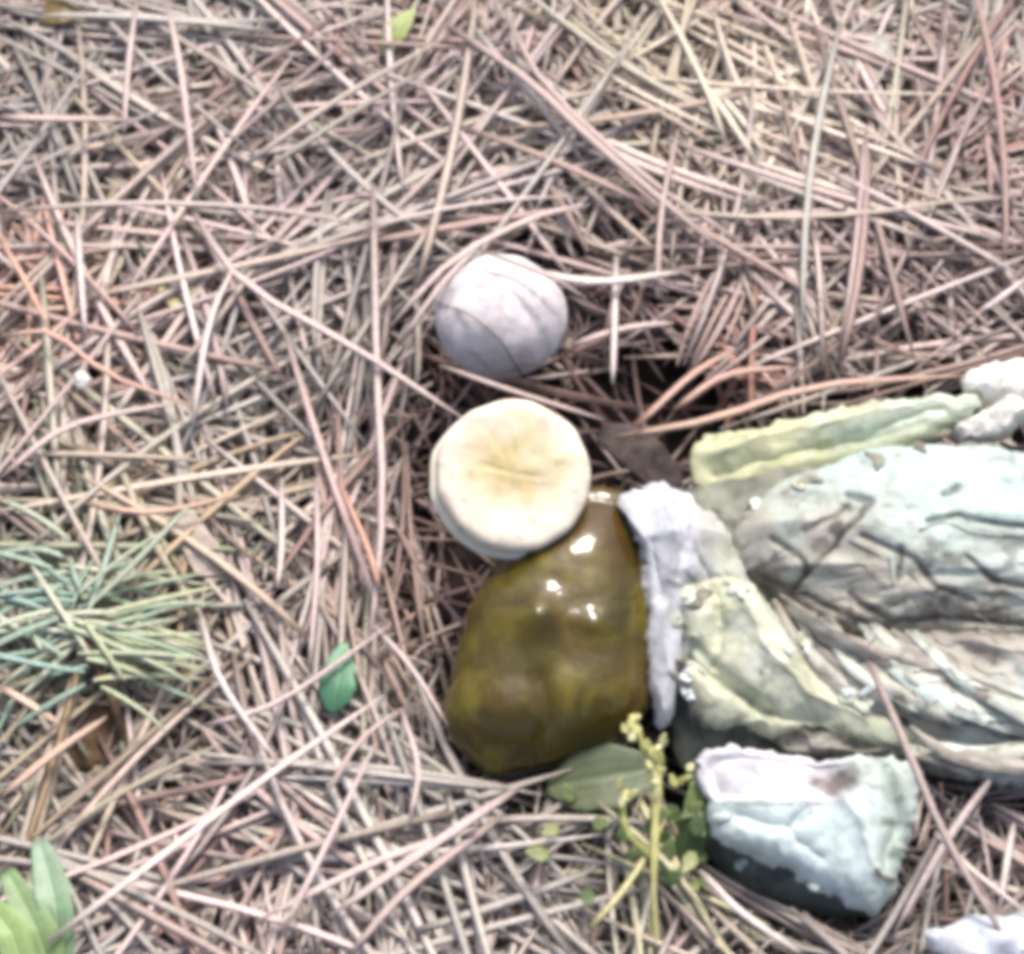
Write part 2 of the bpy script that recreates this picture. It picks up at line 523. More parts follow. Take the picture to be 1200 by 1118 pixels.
chunks = []
for (n, dlo, dhi, Llo, Lhi, rlo, rhi) in ((8000, 10, 17, .006, .024, .24, .38), (8000, 6, 14, .015, .06, .34, .54), (7000, 2.5, 8, .02, .07, .40, .60), (6000, 0.3, 4, .02, .08, .42, .68), (3500, 0, 4, .004, .014, .2, .36)):
    C, dep, rad = scatter(n, (-0.17, 0.17), (-0.16, 0.20), dlo, dhi, Llo, Lhi, rlo, rhi)
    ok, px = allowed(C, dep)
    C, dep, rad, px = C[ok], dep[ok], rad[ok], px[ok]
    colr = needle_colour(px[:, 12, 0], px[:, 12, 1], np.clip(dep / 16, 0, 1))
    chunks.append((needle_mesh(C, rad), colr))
V = np.concatenate([c[0] for c in chunks]); colr = np.concatenate([c[1] for c in chunks])
nn = len(V)
F = (base_f[None] + (np.arange(nn) * K * SIDES)[:, None, None]).reshape(-1, 4)
me = bpy.data.meshes.new('needle_litter')
me.vertices.add(nn * K * SIDES); me.vertices.foreach_set('co', V.ravel())
me.loops.add(F.size); me.loops.foreach_set('vertex_index', F.ravel().astype(np.int32))
me.polygons.add(len(F)); me.polygons.foreach_set('loop_start', np.arange(0, F.size, 4, dtype=np.int32))
me.update(calc_edges=True)
me.polygons.foreach_set('use_smooth', np.ones(len(F), bool))
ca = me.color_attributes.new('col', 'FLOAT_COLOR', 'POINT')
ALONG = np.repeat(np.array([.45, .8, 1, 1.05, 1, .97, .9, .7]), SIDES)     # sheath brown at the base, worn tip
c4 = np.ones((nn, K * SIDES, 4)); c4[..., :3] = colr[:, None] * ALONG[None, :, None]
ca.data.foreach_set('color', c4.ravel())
me.materials.append(M_needle)
lit = bpy.data.objects.new('needle_litter', me); COL.objects.link(lit)
tag(lit, 'dense bed of dry pinkish grey pine needles covering the ground', 'needle litter', kind='stuff')

# single needles that lie on top: first the ones that can be told apart, then loose ones
NG = 'single pine needles on top of the litter'
def single(C, rad, colr, label):
    Vn = needle_mesh(C[None], np.array([rad]))[0]
    colr = np.asarray(colr) * np.repeat(np.array([.45, .8, 1, 1.05, 1, .97, .9, .7]), SIDES)[:, None]
    o = mesh_obj('pine_needle', Vn, [tuple(f) for f in base_f] + [tuple(range(SIDES - 1, -1, -1)), tuple((K - 1) * SIDES + i for i in range(SIDES))], M_needle,
                 origin=C[K // 2], col=colr)
    tag(o, label, 'pine needle', NG)

P_, W_, T_, D_, O_, Y_ = (214, 195, 189), (226, 212, 205), (200, 180, 173), (160, 138, 131), (206, 170, 156), (206, 200, 150)
NAMED = [  # path in the photograph, heights (mm), radius (mm), colour, label
 ([(225, 245), (285, 330), (420, 410), (545, 492)], (2, 3, 3.5, 5), .75, P_, 'long bent needle running down to the rim of the cream disc'),
 ([(437, 215), (441, 420), (448, 600), (432, 765)], (2.5, 2, 2, 1), .8, P_, 'long upright needle passing beside the cream disc and white ball'),
 ([(515, 428), (600, 458), (708, 492)], (7, 7.5, 6), .55, T_, 'needle lying across the dark gap between white ball and cream disc'),
 ([(455, 385), (530, 305), (625, 255), (690, 240)], (3, 4, 3, 2), .7, P_, 'needle rising past the upper edge of the white ball'),
 ([(430, 725), (480, 780), (525, 850)], (1, 1, 1), .6, P_, 'needle leading down to the foot of the olive cap'),
 ([(455, 600), (500, 680), (560, 750)], (-4, -4, -5), .5, D_, 'dim needle in the hollow beside the olive cap'),
 ([(55, 1105), (180, 1010), (320, 905), (450, 815)], (4, 4.5, 4, 3), .75, W_, 'long pale straight needle rising from the green grass blades'),
 ([(330, 1095), (385, 985), (440, 870)], (3, 3, 3), .65, P_, 'straight needle beside the long pale one below the green leaf'),
 ([(605, 925), (500, 995), (385, 1075)], (3, 4, 2), .95, P_, 'thick needle ending just under the olive cap'),
 ([(590, 955), (480, 1040), (410, 1118)], (2, 2.5, 1), .8, T_, 'thick needle next to the one ending under the olive cap'),
 ([(560, 970), (440, 1010), (300, 1080)], (3.5, 3, 2), .75, P_, 'long needle fanning out from below the olive cap'),
 ([(0, 935), (60, 885), (125, 840)], (3, 3.5, 3), .8, (214, 184, 164), 'tan needle lying over the brown bark lump'),
 ([(0, 805), (35, 825), (72, 850)], (4, 4, 3), .7, (220, 192, 172), 'short tan needle just above the brown bark lump'),
 ([(35, 1000), (140, 930), (260, 870)], (2, 2, 2), .6, (184, 174, 150), 'olive grey needle running up from the grass blades'),
 ([(0, 137), (60, 139), (155, 140)], (3.5, 3.5, 3.5), .85, T_, 'thick level needle near the brown leaf scrap'),
 ([(285, 195), (390, 120), (520, 45)], (3, 4, 4), .8, (196, 182, 172), 'upper of two thick parallel needles below the yellow green leaf'),
 ([(300, 205), (400, 140), (500, 80)], (2.5, 3, 3), .7, (176, 168, 158), 'lower of two thick parallel needles below the yellow green leaf'),
 ([(525, 30), (620, 95), (700, 170), (860, 305)], (3, 3.5, 4, 4), 1.0, (196, 176, 170), 'thickest long needle slanting down above the white ball'),
 ([(590, 10), (640, 100), (760, 210), (880, 290)], (3, 3, 3, 3), .8, T_, 'long needle beside the thickest slanting one'),
 ([(0, 247), (150, 238), (300, 243), (440, 265)], (3, 3, 3, 3), .6, (200, 186, 178), 'long level needle far above the pine seedling'),
 ([(160, 0), (150, 80), (145, 160)], (4, 4, 3), .65, P_, 'upright needle next to the brown leaf scrap'),
 ([(195, 0), (213, 90), (232, 240)], (4, 4, 3), .7, P_, 'long upright needle crossing the level one'),
 ([(90, 250), (95, 330), (100, 390)], (4, 4, 4), .65, W_, 'pale upright needle beside the orange needles'),
 ([(960, 195), (1060, 245), (1200, 325)], (4, 4.5, 5), .75, P_, 'long needle sloping down from the straw coloured patch'),
 ([(1205, 325), (1150, 365)], (5, 4), .7, W_, 'pale needle meeting the long sloping one'),
 ([(985, 25), (960, 140), (945, 250), (940, 390)], (5, 5, 4, 4), .8, (190, 188, 178), 'long grey green upright needle below the grey leaf scrap'),
 ([(722, 300), (720, 380), (718, 450)], (4, 4, 4), .7, W_, 'pale upright needle standing clear of the white ball'),
 ([(625, 318), (700, 330), (800, 318)], (7, 7, 5), .9, W_, 'thick pale needle touching the top of the white ball'),
 ([(560, 292), (640, 322), (690, 352)], (14, 15, 9), .55, T_, 'dull needle resting on the upper edge of the white ball'),
 ([(470, 400), (520, 330), (560, 290)], (6, 9, 8), .6, P_, 'needle leaning on the side of the white ball'),
 ([(668, 405), (730, 385), (790, 378)], (2, 2, 2), .7, P_, 'short needle reaching the side of the white ball'),
 ([(770, 350), (775, 250), (795, 150)], (4, 4, 4), .6, T_, 'needle standing steeply under the straw coloured patch'),
 ([(720, 512), (830, 492), (960, 452), (1130, 440)], (1, 3, 6, 6), .75, (206, 176, 160), 'long needle lying along the back of the green ridge'),
 ([(745, 500), (810, 440), (860, 410)], (3, 3, 3), .7, O_, 'reddish needle in the orange bunch by the green ridge'),
 ([(790, 480), (850, 440), (930, 430)], (3, 4, 4), .75, O_, 'rusty needle in the orange bunch by the green ridge'),
 ([(1018, 775), (1060, 870), (1110, 985), (1190, 1120)], (17, 16, 11, 6), .75, (196, 178, 170), 'long needle lying over the folded grey layers'),
 ([(1160, 915), (1110, 985), (1045, 1100)], (12, 11, 6), .75, (204, 188, 182), 'needle crossing the long one beside the white block'),
 ([(1188, 965), (1180, 1010), (1172, 1065)], (7, 7, 6), .65, W_, 'short upright needle right of the crossed needles'),
 ([(1095, 975), (1140, 1020), (1210, 1075)], (7, 7, 6), .6, W_, 'needle below the crossed needles'),
 ([(820, 1020), (870, 1070), (940, 1118)], (4, 4, 4), .8, W_, 'pale needle along the foot of the white block'),
 ([(690, 1090), (740, 1030), (780, 960)], (4, 4, 4), .6, Y_, 'yellowish needle leaning on the moss sprig'),
 ([(700, 940), (770, 1000), (830, 1070)], (4, 4, 4), .6, (198, 192, 160), 'straw needle crossing behind the moss sprig'),
 ([(370, 560), (372, 660), (362, 790)], (3, 3, 2), .6, P_, 'upright needle beside the emerald leaf'),
 ([(445, 690), (430, 640), (395, 560)], (3, 3, 3), .6, (214, 170, 150), 'pinkish needle above the emerald leaf'),
 ([(330, 560), (330, 640), (325, 690)], (3, 3, 3), .6, W_, 'pale short upright needle above the emerald leaf'),
 ([(240, 850), (330, 820), (460, 730)], (2, 2, 2), .55, P_, 'needle running under the emerald leaf'),
 ([(235, 720), (260, 800), (330, 900)], (3, 3, 3), .7, W_, 'pale needle sloping away from the beige chip'),
 ([(100, 590), (180, 600), (280, 580)], (3, 3, 3), .65, (212, 180, 158), 'reddish tan needle above the beige chip'),
 ([(0, 560), (80, 500), (215, 470)], (3, 3, 3), .7, P_, 'needle below the orange bunch at the frame edge'),
 ([(0, 395), (60, 390), (130, 440), (240, 480)], (4, 4, 3, 3), .6, (216, 178, 160), 'pink orange needle curving out of the orange bunch'),
 ([(0, 280), (30, 330), (60, 390)], (4, 4, 4), .6, (212, 172, 150), 'orange needle at the frame edge'),
 ([(225, 500), (245, 380), (275, 310)], (3, 3, 3), .7, W_, 'pale steep needle crossing near the yellow leaf scrap'),
 ([(470, 830), (490, 900), (480, 960)], (2, 2, 2), .6, P_, 'needle pointing at the foot of the olive cap'),
 ([(380, 935), (420, 870), (470, 830)], (2, 2, 1), .55, T_, 'short needle beside the foot of the olive cap'),
]
nd = 0
for path, zs, rad, cc, lab in NAMED:
    P2 = open_spline(path, K); zz = np.interp(np.linspace(0, 1, K), np.linspace(0, 1, len(zs)), zs)
    single(at(P2[:, 0], P2[:, 1], zz), rad * 0.9, np.array(lin(*cc)), lab); nd += 1
C, dep, rad = scatter(1500, (-0.10, 0.10), (-0.11, 0.12), -2.2, 1.0, .03, .085, .5, .78)
ok, px = allowed(C, dep)
inview = ((px[..., 0] > 0) & (px[..., 0] < 1200) & (px[..., 1] > 0) & (px[..., 1] < 1118)).mean(1) > 0.6
C, dep, rad, px = [a[ok & inview] for a in (C, dep, rad, px)]
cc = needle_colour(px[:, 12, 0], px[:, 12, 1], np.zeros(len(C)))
for i in range(min(len(C), 300 - nd)):
    single(C[i], rad[i], cc[i], 'loose dry pale pine needle lying on top of the litter')

# ------------------------------------------------------------------ white ball (young fungus)
NV, NU = 40, 72
bc = at(BALL_C[0], BALL_C[1] + 2, 2.5)
br = BALL_R * 0.16 / 1200 * 0.965
V = []; F = []
for j in range(NV + 1):
    th = math.pi * j / NV
    for i in range(NU):
        ph = 2 * math.pi * i / NU
        d = np.array([math.sin(th) * math.cos(ph), math.sin(th) * math.sin(ph), math.cos(th)])
        r = 1 + 0.11 * float(fbm(d[0] * 3 + d[2], d[1] * 3 - d[2] * 2, 1.6, 4)) + 0.018 * float(fbm(d[0] * 9, d[1] * 9 + d[2] * 7, 1.3, 8))
        r -= 0.045 * math.exp(-((d[0] * 0.75 + d[1] * 0.66 - 0.02) / 0.05) ** 2) * (d[2] > -0.3) * (0.5 + 0.5 * math.tanh(4 * (d[2] * 0.4 - d[1] + 0.3)))
        V.append(bc + d * r * br * np.array([1.05, 0.98, 0.97]))
for j in range(NV):
    for i in range(NU):
        F.append((j * NU + i, (j + 1) * NU + i, (j + 1) * NU + (i + 1) % NU, j * NU + (i + 1) % NU))
o = mesh_obj('puffball', V, F, M_egg, origin=bc)
tag(o, 'white round fungus ball half sunk in the needles above the cream disc', 'mushroom')
hp = open_spline([(505, 352), (548, 368), (585, 398), (612, 440)], 14)
hz = []
C = []
for (x, y) in hp:
    d = ray(np.array([x]), np.array([y]))[0]; d = d / np.linalg.norm(d)
    oc = CAM - bc; b_ = oc @ d; disc = b_ * b_ - (oc @ oc - (br * 1.04) ** 2)
    C.append(CAM + d * (-b_ - math.sqrt(max(disc, 0))))
Vh, Fh = tube(C, np.linspace(0.10, 0.2, 14) * MM, 5)
tag(mesh_obj('rootlet', Vh, Fh, M_fibre, origin=C[7], col=None), 'thin dark rootlet lying across the white fungus ball', 'rootlet', 'dark rootlets')

# ------------------------------------------------------------------ olive fungus with its cream disc
root = empty('stinkhorn', at(645, 780, -8))
tag(root, 'slimy olive brown fungus with a cream disc on its tip', 'mushroom')
def d_olive(x, y):
    h = bump(x, y, 628, 734, 24, 26, 1.7) + bump(x, y, 695, 744, 20, 16, 0.9) - 1.2 * np.clip((734 - y) / 60, 0, 2) + bump(x, y, 580, 845, 60, 34, 1.5) + bump(x, y, 690, 835, 55, 34, 1.2)
    h = h + crease(x, y, [(545, 770), (620, 745), (690, 750), (755, 735)], 30, 0.3)
    h = h + crease(x, y, [(742, 620), (752, 720), (746, 830)], 8, 0.7) + crease(x, y, [(630, 810), (640, 850), (632, 890)], 12, 0.7)
    return h + 0.6 * fbm(x, y, 70, 3, 2) + 0.1 * fbm(x, y, 16, 6, 2)
V, F, A = pillow(OLIVE, at(650, 730, 2.0), (0.03, -0.25, 0.97), 9.0, 13, 3.0, d_olive, center=(662, 715))
body = mesh_obj('cap', V, F, M_slime, root, origin=at(645, 760, 0))
nrm = unit(-FWD + 0.15 * RGT + 0.16 * UPV)
dc = at(DISC_C[0] + 3, DISC_C[1] - 5, 17.0)
SC = 92 * 0.16 / 1200 * ((dc - CAM) @ FWD) / 0.4 / MM / 12.0
e1 = unit(np.cross(UPV, nrm)); e2 = np.cross(nrm, e1)
def lathe(profile, cen, m=96, wob=0.03, o=0, fl=0.0):
    V = []; F = []; A = []
    for j, (r, z) in enumerate(profile):
        for i in range(m):
            a = 2 * math.pi * i / m
            wv = 1 + wob * float(fbm(math.cos(a) * 2, math.sin(a) * 2, 1.2, 30 + o, 2)) * min(1, r / 4)
            zz = z + fl * float(fbm(r * math.cos(a), r * math.sin(a), 5, 40 + o))
            A.append((r * math.cos(a), r * math.sin(a)))
            V.append(cen + ((e1 * math.cos(a) + e2 * math.sin(a)) * r * wv + nrm * zz) * MM * SC)
    for j in range(len(profile) - 1):
        for i in range(m):
            F.append((j * m + i, j * m + (i + 1) % m, (j + 1) * m + (i + 1) % m, (j + 1) * m + i))
    return np.array(V), F, np.array(A)
prof = [(0.05, -0.2), (0.5, -.2), (1, -0.2), (1.6, -.2), (2.2, -0.19), (2.9, -.18), (3.6, -0.17), (4.4, -.15), (5.2, -0.12), (6, -.08), (6.8, -0.04), (7.6, 0), (8.4, 0.05), (9.2, .08), (10.0, .08),
        (10.7, 0.0), (11.3, -.2), (11.7, -0.6), (11.95, -1.3), (12.0, -2.2), (11.75, -3.0), (11.2, -3.4), (8, -4.2), (4, -4.6), (0.05, -4.8)]
V, F, A = lathe(prof, dc, wob=0.10, fl=0.6)
V = V + nrm[None] * MM * (crease(A[:, 0], A[:, 1], [(-5, 1.5), (-1, 0.3), (4, -0.6)], 0.45, 0.16) + crease(A[:, 0], A[:, 1], [(-1.6, 3.4), (-1.2, 0), (-2.5, -3)], 0.45, 0.14))[:, None]
k = np.clip(1.25 - np.hypot((A[:, 0] + 0.9) / 8.6, (A[:, 1] - 0.8) / 7.6) + 0.7 * fbm(A[:, 0], A[:, 1], 5, 47), 0, 1)[:, None]
k2 = np.clip(fbm(A[:, 0], A[:, 1], 3.2, 48) * 2 + 0.2, 0, 1)[:, None] * k
cc = np.array(lin(238, 226, 208)) * (1 - k) + np.array(lin(212, 194, 148)) * k
cc = cc * (1 - 0.3 * np.clip(fbm(A[:, 0], A[:, 1], 1.4, 49, 3) * 4 - 1.1, 0, 1))[:, None]
cc = cc * (1 - 0.6 * k2) + np.array(lin(200, 186, 128)) * 0.6 * k2
disc = mesh_obj('disc', V, F, attr_mat('cream_flesh', 0.6, 650, 0.35, 0.84, 1.05), root, origin=dc, col=cc); disc['label'] = 'cream round disc on the tip of the olive cap'
V, F, A = lathe([(10.4, -3.3), (11.7, -3.45), (12.25, -3.9), (12.2, -4.5), (11.5, -5.0), (9, -5.3)], dc - e1 * 0.45 * MM - e2 * 0.55 * MM, wob=0.10, o=0, fl=0.3)
lip = mesh_obj('rim', V, F, M_disc, disc, origin=dc)
Cn = open_spline([dc - nrm * 4.5 * MM, dc - nrm * 9 * MM, at(662, 625, 2)], 10)
V, F = tube(Cn, np.linspace(6, 8, 10) * MM, 20)
mesh_obj('neck', V, F, M_slime, root, origin=at(650, 610, 2))

# ------------------------------------------------------------------ torn pale fungus pieces
RF = empty('rotten_fungus', at(960, 800, -10))
tag(RF, 'large torn pale green and grey rotten fungus filling the lower right', 'mushroom')
def sheet_mat():
    m, t, b = nodes_of('limp_flesh')
    a = t.nodes.new('ShaderNodeAttribute'); a.attribute_name = 'col'
    f = ramp(t, noise_tex(t, 330, 6, 0.65, 0.6), [(0.3, (0.70, 0.69, 0.66)), (0.5, (0.97, 0.97, 0.96)), (0.7, (1.06, 1.06, 1.06))])
    t.links.new(mixc(t, a.outputs['Color'], f, 1.0, 'MULTIPLY'), b.inputs['Base Color'])
    b.inputs['Roughness'].default_value = 0.5
    b.inputs['Specular IOR Level'].default_value = 0.4
    b.inputs['Subsurface Weight'].default_value = 0.12
    b.inputs['Subsurface Scale'].default_value = 0.0015
    bumpn(t, b, noise_tex(t, 520, 6, 0.6), 0.45, 0.0007)
    return m
M_sheet = sheet_mat()
def crumple(x, y, s_, o, h):
    q = .6 * fbm(x, y, s_ * 1.7, o + 60, 2) * s_
    return h * (0.35 - np.abs(fbm(x + q, y - q, s_, o, 1)) * 2 - .14 * np.abs(fbm(x - q, y + q, s_ * .45, o + 7, 1)) * 2)
def fold(x, y, pts, wd, h):
    return h * np.exp(-dist_line(x + 8 * fbm(x, y, 30, 160, 2), y + 8 * fbm(x, y, 30, 162, 2), pts) / wd)
def blend(c, colr, k):
    k = np.clip(k, 0, 1)[:, None]
    return c * (1 - k) + np.array(lin(*colr)) * k
def flat(colr, x):
    return np.tile(np.array(lin(*colr)), (len(x), 1))
def crease_shade(c, x, y, lines, colr, w_=3.2, amt=.75):  # darkens the colour along crease lines to imitate their shade
    for pts in lines:
        c = blend(c, colr, amt * np.exp(-(dist_line(x + 5 * fbm(x, y, 14, 91), y + 5 * fbm(x, y, 14, 92), pts) / w_) ** 2))
    return c
def streaky(x, y, ax, s_, o):
    u = x * math.cos(ax) + y * math.sin(ax); v = -x * math.sin(ax) + y * math.cos(ax)
    return 1 - np.abs(fbm(u * .3, v, s_, o, 4)) * 5
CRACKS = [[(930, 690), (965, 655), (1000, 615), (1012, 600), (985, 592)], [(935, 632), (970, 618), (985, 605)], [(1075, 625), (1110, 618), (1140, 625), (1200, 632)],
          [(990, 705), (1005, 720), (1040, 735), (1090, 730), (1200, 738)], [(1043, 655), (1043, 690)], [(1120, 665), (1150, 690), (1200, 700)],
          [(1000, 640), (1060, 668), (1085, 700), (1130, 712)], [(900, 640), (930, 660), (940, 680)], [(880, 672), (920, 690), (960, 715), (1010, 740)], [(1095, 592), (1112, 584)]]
def c_dome(x, y):
    k = np.clip((x - 960) / 260 - (y - 560) / 150 + 0.5 + 1.0 * fbm(x, y, 60, 101), 0, 1)
    c = blend(flat((184, 183, 172), x), (192, 212, 205), k)
    c = blend(c, (200, 220, 222), np.exp(-((x - 1150) / 110) ** 2 - ((y - 555) / 35) ** 2) * .9)
    c = blend(c, (196, 210, 208), np.exp(-((x - 1190) / 70) ** 2 - ((y - 668) / 22) ** 2) * .9)
    low = np.clip((y - 660) / 60, 0, 1) * np.clip((1260 - x) / 100, 0, 1)
    c = blend(c, (104, 100, 94), np.clip(streaky(x, y, .25, 30, 103) - .5 + 1.2 * fbm(x, y, 60, 105), 0, 1) * (0.25 + .75 * low) * (1 - .8 * k))
    c = blend(c, (112, 106, 100), np.clip(fbm(x, y, 20, 107, 5) * 4 - .8, 0, .75) * (1 - .5 * k))
    return crease_shade(c, x, y, CRACKS, (78, 73, 71), 3.6, .8)  # shade of the cracks painted in as dark grey lines
def c_folds(x, y):
    c = blend(flat((178, 174, 165), x), (210, 220, 212), np.clip((x - 1060) / 90 + (y - 850) / 90 + fbm(x, y, 40, 111) * 1.5, 0, 1))
    return blend(c, (104, 96, 92), np.clip(streaky(x, y, .45, 22, 113) - .4, 0, .8))
def c_wedge(x, y):
    c = blend(flat((212, 216, 192), x), (222, 228, 216), np.clip(fbm(x, y, 55, 115) * 3 + .3, 0, 1))
    c = blend(c, (140, 144, 116), np.clip(streaky(x, y, .7, 30, 117) - .5, 0, .75))  # grey green shadow tones streaked into the colour
    return blend(c, (120, 116, 102), np.exp(-((x - 812) / 20) ** 2 - ((y - 830) / 26) ** 2) * .8)
def c_ridge(x, y):
    c = blend(flat((208, 211, 174), x), (208, 220, 204), np.clip((x - 930) / 120 + fbm(x, y, 40, 119), 0, 1))
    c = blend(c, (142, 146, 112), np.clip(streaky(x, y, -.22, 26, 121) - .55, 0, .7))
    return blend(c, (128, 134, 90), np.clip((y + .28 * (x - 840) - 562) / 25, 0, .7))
def c_flap(x, y):
    c = blend(flat((212, 214, 221), x), (194, 195, 194), np.clip((x - 800) / 40 + fbm(x, y, 40, 123) * 2, 0, 1) * np.clip((720 - y) / 40, 0, 1))
    c = blend(c, (196, 200, 176), np.exp(-((x - 850) / 26) ** 2 - ((y - 650) / 40) ** 2) * .6)
    return crease_shade(c, x, y, [[(800, 676), (815, 690), (850, 690)], [(775, 685), (800, 692)]], (120, 116, 116))
def c_block(x, y):
    c = blend(flat((218, 234, 233), x), (222, 221, 230), np.clip((945 - y) / 15, 0, 1) * np.clip((1005 - x) / 40, 0, 1))
    c = blend(c, (198, 214, 200), np.clip((x - 990) / 50 + fbm(x, y, 40, 125), 0, 1) * .8)
    c = blend(c, (104, 90, 84), np.clip(1.2 - np.hypot((x - 982) / 34, (y - 916) / 22) + 1.2 * fbm(x, y, 22, 128), 0, .9))
    c = blend(c, (150, 154, 166), np.exp(-((x - 880) / 24) ** 2 - ((y - 900) / 12) ** 2) * .6)
    c = blend(c, (120, 130, 122), np.clip(fbm(x, y, 24, 127) * 3.5 - .6, 0, .75) * np.clip((x - 985) / 40, 0, 1))
    return crease_shade(c, x, y, [[(835, 940), (860, 944), (990, 944)], [(950, 950), (935, 965)]], (140, 146, 152), 2.5)
def c_plain(colr, dark):
    return lambda x, y: blend(flat(colr, x), dark, np.clip(fbm(x, y, 22, 129) * 3, 0, .7))
def chunk(name, poly, colf, zref, th, n, disp, label, back=None, k=2.2, center=None, cat=None, parent=RF, crown=0.5, m=260, rings=70, edge=9.0):
    c = np.asarray(center if center is not None else np.mean(poly, 0))
    P = at(c[0], c[1], zref)
    V, F, A = pillow(poly, P, n, th, back, k, disp, center=center, crown=crown, m=m, rings=rings, edge=edge)
    o = mesh_obj(name, V, F, M_sheet, parent, origin=P, col=colf(A[:, 0], A[:, 1]) * (1.0 if cat else .88))
    return tag(o, label, cat)

def d_dome(x, y):
    h = 1.2 * fbm(x, y, 75, 11, 3) + crumple(x * .5, y, 56, 148, 1.2) + 0.3 * fbm(x, y, 18, 13, 2)
    low = np.clip((y - 640 - (1100 - x) * 0.15) / 60, 0, 1)
    h = h + low * 1.3 * fbm(x * 0.35 + y * .1, y, 16, 15, 3)
    for pts in CRACKS:
        h = h + crease(x, y, pts, 4, .6)
    return h
BASE = [(790, 590), (850, 560), (950, 545), (1080, 520), (1200, 530), (1310, 590), (1320, 880), (1200, 915), (1080, 905), (1060, 990), (960, 1010), (850, 960), (800, 900), (775, 820), (785, 700)]
chunk('core', BASE, c_plain((138, 142, 128), (88, 88, 80)), -2.5, 3.5, (0, -0.3, 0.95), lambda x, y: 1.5 * fbm(x, y, 40, 131), 'dark grey green core showing between the lobes', 6, 6, (1000, 760))
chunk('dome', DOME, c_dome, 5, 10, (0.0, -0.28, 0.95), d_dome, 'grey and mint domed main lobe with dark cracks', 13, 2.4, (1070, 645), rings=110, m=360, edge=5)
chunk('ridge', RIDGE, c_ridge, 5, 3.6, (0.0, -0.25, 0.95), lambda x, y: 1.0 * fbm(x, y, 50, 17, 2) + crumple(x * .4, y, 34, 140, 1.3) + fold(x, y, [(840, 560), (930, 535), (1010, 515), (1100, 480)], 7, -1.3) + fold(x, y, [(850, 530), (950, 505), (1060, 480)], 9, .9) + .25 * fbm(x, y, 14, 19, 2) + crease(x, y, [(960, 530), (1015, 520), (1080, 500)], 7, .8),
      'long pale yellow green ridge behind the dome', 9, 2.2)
chunk('flap', FLAP, c_flap, 5, 3.2, (0.1, -0.3, 0.95), lambda x, y: crumple(x, y, 60, 142, 1.2) + fold(x, y, [(775, 580), (790, 640), (776, 720), (775, 840)], 10, 1.5) + fold(x, y, [(800, 585), (812, 650), (838, 694)], 6, -1.3) + fold(x, y, [(762, 640), (768, 700)], 5, -.7) + bump(x, y, 790, 625, 30, 40, 2.0) + crease(x, y, [(805, 690), (830, 684), (865, 690)], 8, 1.0) + crease(x, y, [(785, 600), (795, 640), (788, 680)], 6, .7) + .15 * fbm(x, y, 12, 25, 2),
      'bluish white torn flap standing against the olive cap', 7, 4.5, (788, 690))
def d_folds(x, y):
    u = (y - 0.35 * (x - 950)) 
    return 2.0 * fbm(x * 0.35 + y * .1, u, 24, 27, 3) + 1.4 * np.sin((u + 14 * fbm(x, y, 60, 29)) / 9.5) * 0.8 + crease(x, y, [(930, 735), (975, 785), (1035, 828)], 9, 1.5)
chunk('layers', FOLDS, c_folds, -1, 9, (0.0, -0.4, 0.92), d_folds, 'grey fibrous folded layers under the front of the dome', 9, 2.4, (1110, 825))
chunk('wedge', SLAB, c_wedge, 3.5, 4, (-0.05, -0.3, 0.95), lambda x, y: crumple(x, y, 80, 144, 1.6) + fold(x, y, [(805, 770), (845, 805), (895, 838), (960, 850)], 7, -2.0) + fold(x, y, [(832, 690), (848, 735), (838, 780)], 6, -1.5) + fold(x, y, [(868, 700), (895, 760), (940, 815), (1010, 845)], 12, 1.6) + fold(x, y, [(900, 770), (880, 830)], 6, -1.0) + .25 * fbm(x, y, 13, 33, 2) + crease(x, y, [(815, 760), (850, 800), (900, 835)], 8, 1.2) + crease(x, y, [(840, 720), (835, 760)], 7, .8) + bump(x, y, 880, 780, 40, 40, 1.2),
      'pale yellow green fungus wedge between white flap and grey layers', 8, 4.5, (868, 775))
fl = bpy.data.objects['layers']
for i in range(16):
    f = (i + rng.uniform(0, .8)) / 16
    x0, y0 = 900 + 190 * f, 700 + 38 * f + rng.uniform(0, 10)
    x1, y1 = 1035 + 230 * min(1, f * 1.4), 835 + 50 * f - 70 * max(0, f - .6)
    if i % 4 == 3: x0, y0, x1, y1 = 1050 + rng.uniform(0, 40), 860 + rng.uniform(-12, 28), 1250, 880 + rng.uniform(-20, 24)
    bow = rng.uniform(6, 22)
    P2 = open_spline([(x0, y0), (x0 * .66 + x1 * .34 - bow * .5, y0 * .66 + y1 * .34 + bow), (x0 * .33 + x1 * .67 - bow * .3, y0 * .33 + y1 * .67 + bow * .8), (x1, y1)], 30)
    zz = np.interp(np.linspace(0, 1, 30), [0, .3, .7, 1], [5.5, 7.0, 6.8, 5]) + 3.0 * f + 1.6 * fbm(P2[:, 0], P2[:, 1], 40, 70 + i, 2)
    C = at(P2[:, 0], P2[:, 1], zz)
    wv = np.interp(np.linspace(0, 1, 30), [0, .3, .7, 1], [.3, 1, 1, .3]) * rng.uniform(.7, 1.9) * (1 + .5 * fbm(P2[:, 0], P2[:, 1], 40, 75 + i, 2))
    V, F = blade(C, wv, rng.uniform(-.3, .3), rng.uniform(.1, .4), .2, 9)
    V[:, 2] += 0.5 * MM * fbm(V[:, 0] / MM, V[:, 1] / MM, 2.2, 80 + i)
    lc = [(170, 166, 156), (186, 186, 176), (148, 142, 134), (206, 216, 208), (198, 204, 192)][i % 5]
    mesh_obj('layer', V, F, M_sheet, fl, origin=C[15], col=c_plain(lc, (122, 116, 110))(V[:, 0] / MM * 7, V[:, 1] / MM * 7))
